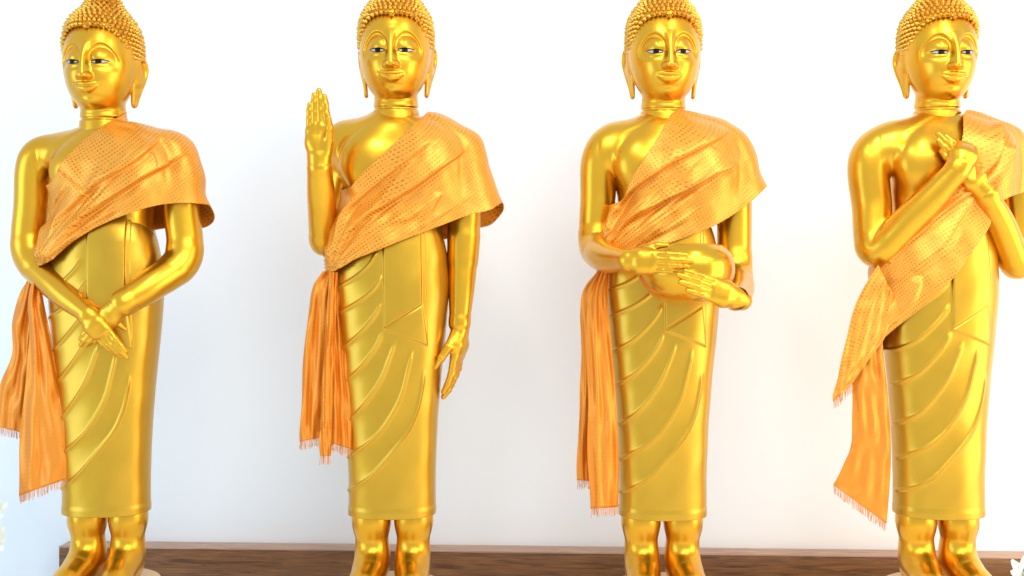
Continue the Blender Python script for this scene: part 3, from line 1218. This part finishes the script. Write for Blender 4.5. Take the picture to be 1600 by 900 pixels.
def build_drape(i):
    S = SASH[i]
    pts, rad = arm_pts(i, 'L'), ARMS[i]['Lr']
    g = Grid((-0.30, -0.235, 0.72), (0.36, 0.21, 1.56), 0.0036)
    x, y, z = g.xyz()
    w, d = robe_wh(z)
    q = (np.abs(x / w) ** 2.35 + np.abs(y / d) ** 2.35) ** (1 / 2.35)
    robe = ((q - 1) * np.minimum(w, d)).astype(np.float32)
    robe = (robe - .003 + 0.018 * sstep(1.09, 1.20, z)).astype(np.float32)
    robe = np.maximum(robe, z - 1.30)
    v = smin(torso_fn()(x, y, z).astype(np.float32), robe, 0.03)
    g.vol = v
    for s in (-1, 1):
        g.ellipsoid((s * .070, -.062, 1.315), (.080, .049, .075), 0.05)
    up = Grid.__new__(Grid)
    up.lo, up.h, up.n, up.ax = g.lo, g.h, g.n, g.ax
    up.vol = np.full(g.n, 1.0, dtype=np.float32)
    sm, rr = upper_arm(pts, rad, 1)
    up.chain(sm[:36], rr[:36])
    (ax_, ay_, ar), (bx_, by_, br) = S['flare']
    up.capsule(P(i, ax_, ay_, .005), P(i, bx_, by_, .010), ar, br, 0.03)
    up.capsule((.115, -.030, 1.34), (.135, -.025, 1.21), .066, .062, 0.05)
    g.vol = smin(g.vol, up.vol, 0.12)
    if 'extra' in S:
        ex = [P(i, a, b_, -.035) for a, b_, _ in S['extra']]
        g.chain(ex, [r for *_, r in S['extra']], 0.04)
    g.vol = g.vol - 0.0125
    V, Fq = g.mesh(3)
    nrm = gradient(g.vol, g.lo, g.h, V)
    for _ in range(28):
        V = laplace(V, Fq, 0.5)
        nrm = laplace(nrm, Fq, 0.3)
    nrm /= np.maximum(np.linalg.norm(nrm, axis=1, keepdims=True), 1e-6)
    px, py = proj(i, V)
    # folds: sharp below the crest, slow above it
    fr = 1 - sstep(-0.02, 0.06, V[:, 1])
    h = np.zeros(len(V))
    for poly, amp, wl, wu in S['folds']:
        dist, sd, al = polydist(px, py, smooth_poly(poly, 20))
        tap = sstep(0, 0.18, al) * (1 - 0.35 * sstep(0.75, 1.0, al))
        below = sd < 0
        h += 1.6 * amp * tap * np.where(below, 1.35 * np.exp(-(dist / wl) ** 2) - 0.35 * np.exp(-(dist / (4.2 * wl)) ** 2), np.exp(-(dist / (1.25 * wu)) ** 1.3))
    G = S['G']
    if i != 4:
        U_, L_ = np.array(S['upper'][1]), np.array(S['lower'][2])
        for q, f in enumerate((.16, .30, .42, .58, .70, .84)):
            a_ = U_ * (1 - f) + L_ * f + np.array((18 * math.sin(PI * f), -26 * math.sin(PI * f)))
            b_ = np.array(G, float) + np.array((6, -26 + 34 * f))
            m_ = (a_ + b_) / 2 + np.array((-6, 9 + 3 * math.sin(q * 2.3 + i)))
            st = a_ + (b_ - a_) * (.05 + .22 * ((q * 37 + i * 13) % 10) / 10)
            dist, sd, al = polydist(px, py, smooth_poly([st, m_, b_], 16))
            h += .0048 * sstep(0, .35, al) * np.where(sd < 0, np.exp(-(dist / 2.4) ** 2), np.exp(-(dist / 8) ** 1.4))
    r = np.hypot(px - G[0], py - G[1])
    a = np.arctan2(py - G[1], px - G[0])
    if i != 4:
        h += 0.0034 * np.sin(a * 17 + 1.1 * i + 2 * np.sin(r * .012)) * np.exp(-((r - 45) / 70) ** 2)
        h += 0.0028 * np.sin(a * 11 + 2.0 * i + r * 0.004) * np.exp(-((r - 170) / 90) ** 2)
    else:
        h += 0.0025 * np.sin((px + py * 1.3) * 0.055) * np.sin((px - py) * 0.018 + 1)
    h += 0.0015 * np.sin(px * .051 + py * .083 + i) + 0.001 * np.sin(px * .13 - py * .07)
    hb = 0.004 * np.sin((V[:, 2] + 0.6 * V[:, 0]) * 60)
    h = h * fr + hb * (1 - fr)
    V = V + nrm * h[:, None]
    px, py = proj(i, V)
    T = tris(Fq)
    du, su, _ = polydist(px, py, smooth_poly(S['upper'], 60))
    val = -su * du
    V, T = clip_mesh(V, T, val)
    px, py = proj(i, V)
    sh = S['back'] * sstep(0.0, 0.10, V[:, 1])
    dl, sl_, _ = polydist(px, py - sh, smooth_poly(S['lower'], 60))
    V, T = clip_mesh(V, T, sl_ * dl)
    # unfold to cloth coordinates
    s_ = V[:, 0] + np.tanh(V[:, 0] / 0.05) * 0.8 * (V[:, 1] + .12)
    ca, sa = math.cos(.60), math.sin(.60)
    uv = np.stack([s_ * ca + V[:, 2] * sa, -s_ * sa + V[:, 2] * ca], 1)
    return V, T, uv


def solid(o, t):
    md = o.modifiers.new('thickness', 'SOLIDIFY')
    md.thickness = t
    md.offset = 0.0


TAILS = {   # left edge, right edge (photo pixels), depth at top / bottom, folds (u, amplitude, width)
    1: [dict(L=[(44, 436), (30, 462), (19, 505), (20, 550), (4, 590), (-8, 630), (-14, 664)], R=[(62, 440), (58, 480), (52, 520), (48, 560), (46, 600), (42, 640), (36, 676)],
             y=(-.045, -.02), folds=[(.30, .020, .13), (.75, .016, .12)], wav=.004),
        dict(L=[(50, 436), (44, 475), (46, 520), (43, 565), (36, 630), (31, 700), (29, 775)], R=[(62, 440), (70, 480), (80, 530), (90, 590), (98, 640), (105, 700), (104, 748)],
             y=(-.075, -.085), folds=[(.22, .024, .10), (.62, .018, .16), (.95, -.012, .10)], wav=.004)],
    2: [dict(L=[(505, 424), (490, 446), (484, 480), (477, 530), (473, 590), (470, 650), (469, 690)], R=[(528, 424), (522, 470), (518, 520), (514, 580), (508, 630), (502, 660), (499, 684)],
             y=(-.055, -.05), folds=[(.18, .020, .12), (.62, .018, .12)], wav=.003, tip=True),
        dict(L=[(515, 426), (512, 470), (508, 520), (505, 580), (502, 640), (500, 680), (500, 712)], R=[(528, 424), (526, 470), (524, 520), (521, 580), (519, 640), (518, 680), (517, 712)],
             y=(-.085, -.075), folds=[(.5, .022, .22)], wav=.003),
        dict(L=[(518, 430), (516, 480), (515, 540), (514, 600), (515, 650), (517, 692)], R=[(532, 430), (533, 480), (539, 540), (545, 600), (549, 650), (550, 702)],
             y=(-.060, -.060), folds=[(.25, .020, .10), (.60, .020, .10), (.92, .014, .10)], wav=.003)],
    3: [dict(L=[(934, 424), (912, 452), (907, 490), (908, 560), (906, 630), (903, 690), (902, 750)], R=[(950, 424), (945, 470), (940, 520), (936, 580), (930, 640), (926, 700), (924, 752)],
             y=(-.040, -.02), folds=[(.35, .016, .14)], wav=.003),
        dict(L=[(938, 424), (922, 455), (916, 500), (917, 560), (918, 640), (919, 720), (922, 795)], R=[(952, 422), (950, 470), (955, 530), (960, 590), (964, 650), (967, 720), (966, 792)],
             y=(-.075, -.080), folds=[(.30, .022, .10), (.62, .010, .13), (.93, -.014, .09)], wav=.004)],
    4: [dict(L=[(1372, 414), (1348, 452), (1332, 490), (1320, 540), (1310, 585), (1303, 612), (1302, 628)], R=[(1400, 470), (1392, 500), (1381, 530), (1366, 550), (1350, 572), (1338, 590), (1331, 598)],
             y=(-.095, -.07), folds=[(.45, .010, .2)], wav=.002),
        dict(L=[(1340, 540), (1332, 590), (1332, 640), (1330, 690), (1318, 728), (1301, 757)], R=[(1378, 525), (1382, 570), (1387, 620), (1391, 680), (1391, 740), (1385, 818)],
             y=(-.050, -.05), folds=[(.22, .014, .10), (.52, .020, .13), (.85, .018, .10)], wav=.003)],
}


def build_tail(i, T):
    nu, nv = 64, 110
    L, R = smooth_poly(T['L'], nv), smooth_poly(T['R'], nv)
    V = np.zeros((nv, nu, 3))
    uv = np.zeros((nv, nu, 2))
    us = np.linspace(0, 1, nu)
    ph = rng.uniform(0, 6, 4)
    for j in range(nv):
        v = j / (nv - 1)
        y0 = T['y'][0] * (1 - v) + T['y'][1] * v
        dep = np.zeros(nu)
        for (c, a, w) in T['folds']:
            cc = c + 0.05 * math.sin(3 * v + ph[0])
            dep -= 0.7 * a * np.exp(-((us - cc) / (w * 1.35)) ** 2) * (0.55 + 0.45 * sstep(0, .3, v))
        dep += T['wav'] * np.sin(9 * us + 11 * v + ph[1]) * np.sin(5 * v + ph[2])
        dep += 0.0016 * np.sin(31 * v + 7 * us + ph[3]) + 0.0012 * np.sin(23 * us - 17 * v)
        tight = (1 - sstep(0, .16, v)) * 0.004 * np.sin(us * 17 + ph[0])
        for k, u in enumerate(us):
            q = L[j] * (1 - u) + R[j] * u
            qx = q[0] + 1.2 * math.sin(v * 19 + ph[1]) * (u < .02) * v
            V[j, k] = P(i, qx, q[1], y0 + dep[k] + tight[k])
    wid = np.linalg.norm(V[-1, 0] - V[-1, -1])
    uv[..., 0] = us[None] * wid * 1.2
    uv[..., 1] = np.linspace(0, 1, nv)[:, None] * np.linalg.norm(V[0, 0] - V[-1, 0])
    # fringe along the lower edge
    FV, FF = [], []
    bot = V[-1]
    ln = np.concatenate([[0], np.cumsum(np.linalg.norm(np.diff(bot, axis=0), axis=1))])
    s = 0.0015
    while s < ln[-1]:
        p = np.array([np.interp(s, ln, bot[:, k]) for k in range(3)])
        hgt = 0.028 * rng.uniform(.75, 1.1)
        off = rng.normal(0, .0022, 2)
        b0 = len(FV)
        r = 0.0010
        for q in range(4):
            t = q / 3
            c = p + np.array((off[0] * t, -.0005 + off[1] * t, .002 - hgt * t))
            for a in range(3):
                FV.append(c + r * np.array((math.cos(a * 2.094), math.sin(a * 2.094), 0)))
        FF.append(grid_faces(3, 4, True) + b0)
        s += 0.0036 * rng.uniform(.8, 1.25)
    return V.reshape(-1, 3), grid_faces(nu, nv), uv.reshape(-1, 2), np.array(FV), np.concatenate(FF)


# ================================================================== PUT THE STATUES AND SASHES TOGETHER
def lathe(profile, n=64):
    V = []
    for (r, z) in profile:
        for k in range(n):
            a = 2 * PI * k / n
            V.append((r * math.cos(a), r * math.sin(a), z))
    return np.array(V), grid_faces(n, len(profile), True)


BASE_ME = mesh_from('base', *lathe([(0.001, 0), (.10, 0), (.158, 0), (.164, -.003), (.167, -.010), (.164, -.018), (.155, -.028), (.150, -.045), (.160, -.060), (.182, -.072), (.186, -.085), (.184, -.094), (0.001, -.0945)]), M_BASE)

S_LABEL = {
    1: 'standing gold statue with both hands crossed below the waist',
    2: 'standing gold statue raising its open right palm beside the shoulder',
    3: 'standing gold statue whose two hands cradle a round gold bowl',
    4: 'standing gold statue with forearms crossed high over the chest',
}
C_LABEL = {
    1: 'orange brocade sash on the statue with hands crossed below the waist',
    2: 'orange brocade sash on the statue with a raised open palm',
    3: 'orange brocade sash on the statue holding the bowl',
    4: 'orange brocade sash on the statue with forearms crossed over its chest',
}
for i in (1, 2, 3, 4):
    x0, sc, z0 = STAT[i]
    root = link('statue', None, label=S_LABEL[i], cat='statue', group='row of standing gold statues')
    root.location = (x0, 0, z0)
    root.scale = (sc, sc, sc)
    root.empty_display_size = 0.1
    bv, bf = join([build_body(i), (head_xf(i, head_V), head_F), (leg_V, leg_F)] + hands(i))
    link('body', mesh_from('body', bv, bf, M_GOLD), root)
    link('robe', ROBE_ME, root)
    place_head_part(i, link('hair', HAIR_ME, root))
    for (e, ir, la) in EYE_ME:
        eo = place_head_part(i, link('eye', e, root))
        link('iris', ir, eo)
        link('lash_line', la, eo)
    link('base', BASE_ME, root)
    sash = link('sash', None, label=C_LABEL[i], cat='sash', group='orange sashes draped over the statues')
    sash.location = root.location
    sash.scale = root.scale
    sash.empty_display_size = 0.1
    dv, dt, duv = build_drape(i)
    o = link('drape', mesh_from('drape', dv, dt, M_CLOTH, uv=duv), sash)
    solid(o, 0.002)
    for T in TAILS[i]:
        tv, tf, tuv, fv, ff = build_tail(i, T)
        o = link('tail', mesh_from('tail', tv, tf, M_CLOTH if (i == 4 and T is TAILS[4][0]) else M_TAIL, uv=tuv), sash)
        solid(o, 0.002)
        link('fringe', mesh_from('fringe', fv, ff, M_THREAD), o, kind='stuff')

# the alms bowl held by the third statue
bp_ = P(3, 1072, 428, -.205)
bowl_prof = [(0.001, -.083), (.055, -.082), (.090, -.070), (.118, -.046), (.135, -.015), (.1395, .012), (.136, .038), (.126, .060), (.110, .078), (.103, .083), (.098, .0845),
             (.094, .082), (.100, .074), (.118, .054), (.128, .030), (.130, .010), (.126, -.014), (.110, -.040), (.084, -.062), (.050, -.073), (0.001, -.075)]
sp_ = smooth_poly(bowl_prof, 90)
sp_[:, 0] = np.maximum(sp_[:, 0], 0.0005)
bo = link('alms_bowl', mesh_from('alms_bowl', *lathe(sp_, 96), M_BOWL), label='round gold bowl held in the two hands of a statue', cat='bowl')
bo.location = (bp_[0] + STAT[3][0], bp_[1], bp_[2] + STAT[3][2])

# ================================================================== SETTING
YAW = math.radians(-2.4)


def box(lo, hi, bev=0.0):
    import bmesh
    bm = bmesh.new()
    bmesh.ops.create_cube(bm, size=1)
    for v in bm.verts:
        for k in range(3):
            v.co[k] = lo[k] if v.co[k] < 0 else hi[k]
    if bev:
        bmesh.ops.bevel(bm, geom=bm.edges[:], offset=bev, segments=2, affect='EDGES')
    return bm


def link_bm(name, bm, mat, parent=None, **kw):
    me = bpy.data.meshes.new(name)
    bm.to_mesh(me)
    bm.free()
    me.materials.append(mat)
    return link(name, me, parent, **kw)


WALL_Y = 0.62
wall = link_bm('wall', box((-6, 0, -0.9), (6, 0.15, 3.6)), M_WALL, label='plain white wall behind the row of gold statues', cat='wall')
wall.location = (0, WALL_Y, 0)
wall.rotation_euler = (0, 0, YAW)
led = link('ledge', None, label='dark wood ledge running along the foot of the white wall', cat='ledge')
led.location = (0, WALL_Y, 0)
led.rotation_euler = (0, 0, YAW)
link_bm('front_board', box((-1.700, -0.085, -0.20), (3.2, -0.002, -0.0465), 0.0015), M_WOOD, led)
link_bm('top_board', box((-1.701, -0.087, -0.0460), (3.2, -0.002, -0.0405), 0.0015), M_WOOD_LIT, led)
link_bm('altar_top', box((-3.2, -0.75, -0.20), (3.2, 0.40, -0.099)), M_WHITE, kind='structure')
fl = link_bm('floor', box((-6, -7, -0.95), (6, 0.9, -0.9)), M_WALL, kind='structure')


# flowers at the two lower corners
def petal_mesh(ln, wd, cup, mat):
    nu, nv = 5, 7
    V = []
    for j in range(nv):
        t = j / (nv - 1)
        w = wd * math.sin(PI * (0.08 + 0.86 * t ** 0.8)) * 0.5
        for k in range(nu):
            s = (k / (nu - 1) - .5) * 2
            V.append((w * s, ln * t * (1 - .12 * t), cup * t * t + 0.22 * w * s * s + .0015 * math.sin(9 * t + 4 * s)))
    return mesh_from('petal', np.array(V), grid_faces(nu, nv), mat)


PETALS = [petal_mesh(.058, .030, .020, M_PETAL), petal_mesh(.044, .026, .022, M_PETAL), petal_mesh(.030, .020, .018, M_PETAL)]


def blossom(parent, loc, tilt, sc=1.0):
    import mathutils
    b_ = link('blossom', lathe_me, parent)
    b_.location = loc
    b_.rotation_euler = tilt
    b_.scale = (sc, sc, sc)
    for ring_, (n, me, el) in enumerate(((9, PETALS[0], .15), (8, PETALS[1], .65), (6, PETALS[2], 1.05))):
        for k in range(n):
            a = 2 * PI * (k + .5 * ring_) / n + rng.uniform(-.12, .12)
            o = link('petal', me, b_)
            o.rotation_euler = (mathutils.Matrix.Rotation(a, 3, 'Z') @ mathutils.Matrix.Rotation(el + rng.uniform(-.15, .15), 3, 'X')).to_euler()
            o.location = (0, 0, .002 * ring_)


m, nt, b = newmat('flower_heart')
b.inputs['Base Color'].default_value = (0.55, 0.50, 0.16, 1)
lathe_me = mesh_from('blossom', *lathe([(.0005, -.012), (.007, -.008), (.010, 0), (.007, .006), (.0005, .008)], 12), m)
VASE_ME = mesh_from('vase', *lathe([(.0005, 0), (.045, 0), (.05, .01), (.06, .05), (.055, .09), (.035, .12), (.04, .135), (.036, .133), (.031, .12), (.0005, .1)], 32), M_WHITE)


def stem(parent, a, b_, r=.003):
    a, b_ = np.array(a, float), np.array(b_, float)
    V = []
    for j in range(5):
        t = j / 4
        c = a * (1 - t) + b_ * t + np.array((0.012 * math.sin(PI * t), 0, 0))
        for k in range(6):
            V.append(c + r * np.array((math.cos(k * PI / 3), math.sin(k * PI / 3), 0)))
    link('stem', mesh_from('stem', np.array(V), grid_faces(6, 5, True), M_LEAF), parent)


def W(px, py, y):
    k = (DIST + y) / F_PX
    return np.array(((px - 800) * k, y, CAM_Z - (py - 450) * k))


def leaf(parent, loc, rot, sc):
    o = link('leaf', LEAF_ME, parent)
    o.location, o.rotation_euler, o.scale = loc, rot, (sc, sc, sc)


_lm = petal_mesh(.075, .032, .012, M_LEAF)
LEAF_ME = _lm
LEAF_ME.name = 'leaf'
for (bx, by, yy, label, heads) in (
        (-48, 900, -.12, 'white flowers in a vase past the left end of the ledge', [((-13, 800), (1.1, .5, 0), 1.0), ((-15, 842), (1.3, .3, .4), 1.0), ((-52, 775), (.8, -.2, 0), 1.0), ((-60, 850), (1.3, -.3, 0), 1.0)]),
        (1640, 960, -.22, 'white flower heads rising at the right end beside the statue with forearms crossed', [((1603, 902), (.95, -.1, 0), 1.15), ((1650, 895), (.7, .3, 0), 1.0)])):
    c = W(bx, by, yy)
    rt = link('flower_vase', None, label=label, cat='flowers')
    rt.location = (c[0], c[1], -0.099)
    vs_ = link('vase', VASE_ME, rt)
    for (hp, tilt, s_) in heads:
        h_ = W(hp[0], hp[1], yy - .02) - np.array(rt.location)
        blossom(rt, h_, tilt, s_)
        stem(rt, (0, 0, .10), h_ - np.array((0, 0, .008)))
    leaf(rt, W(heads[0][0][0] + 4, heads[0][0][1] + 24, yy) - np.array(rt.location), (1.2, 0, -.9), .8)
    leaf(rt, W(heads[0][0][0] - 12, heads[0][0][1] + 60, yy) - np.array(rt.location), (1.0, 0, -1.5), .8)
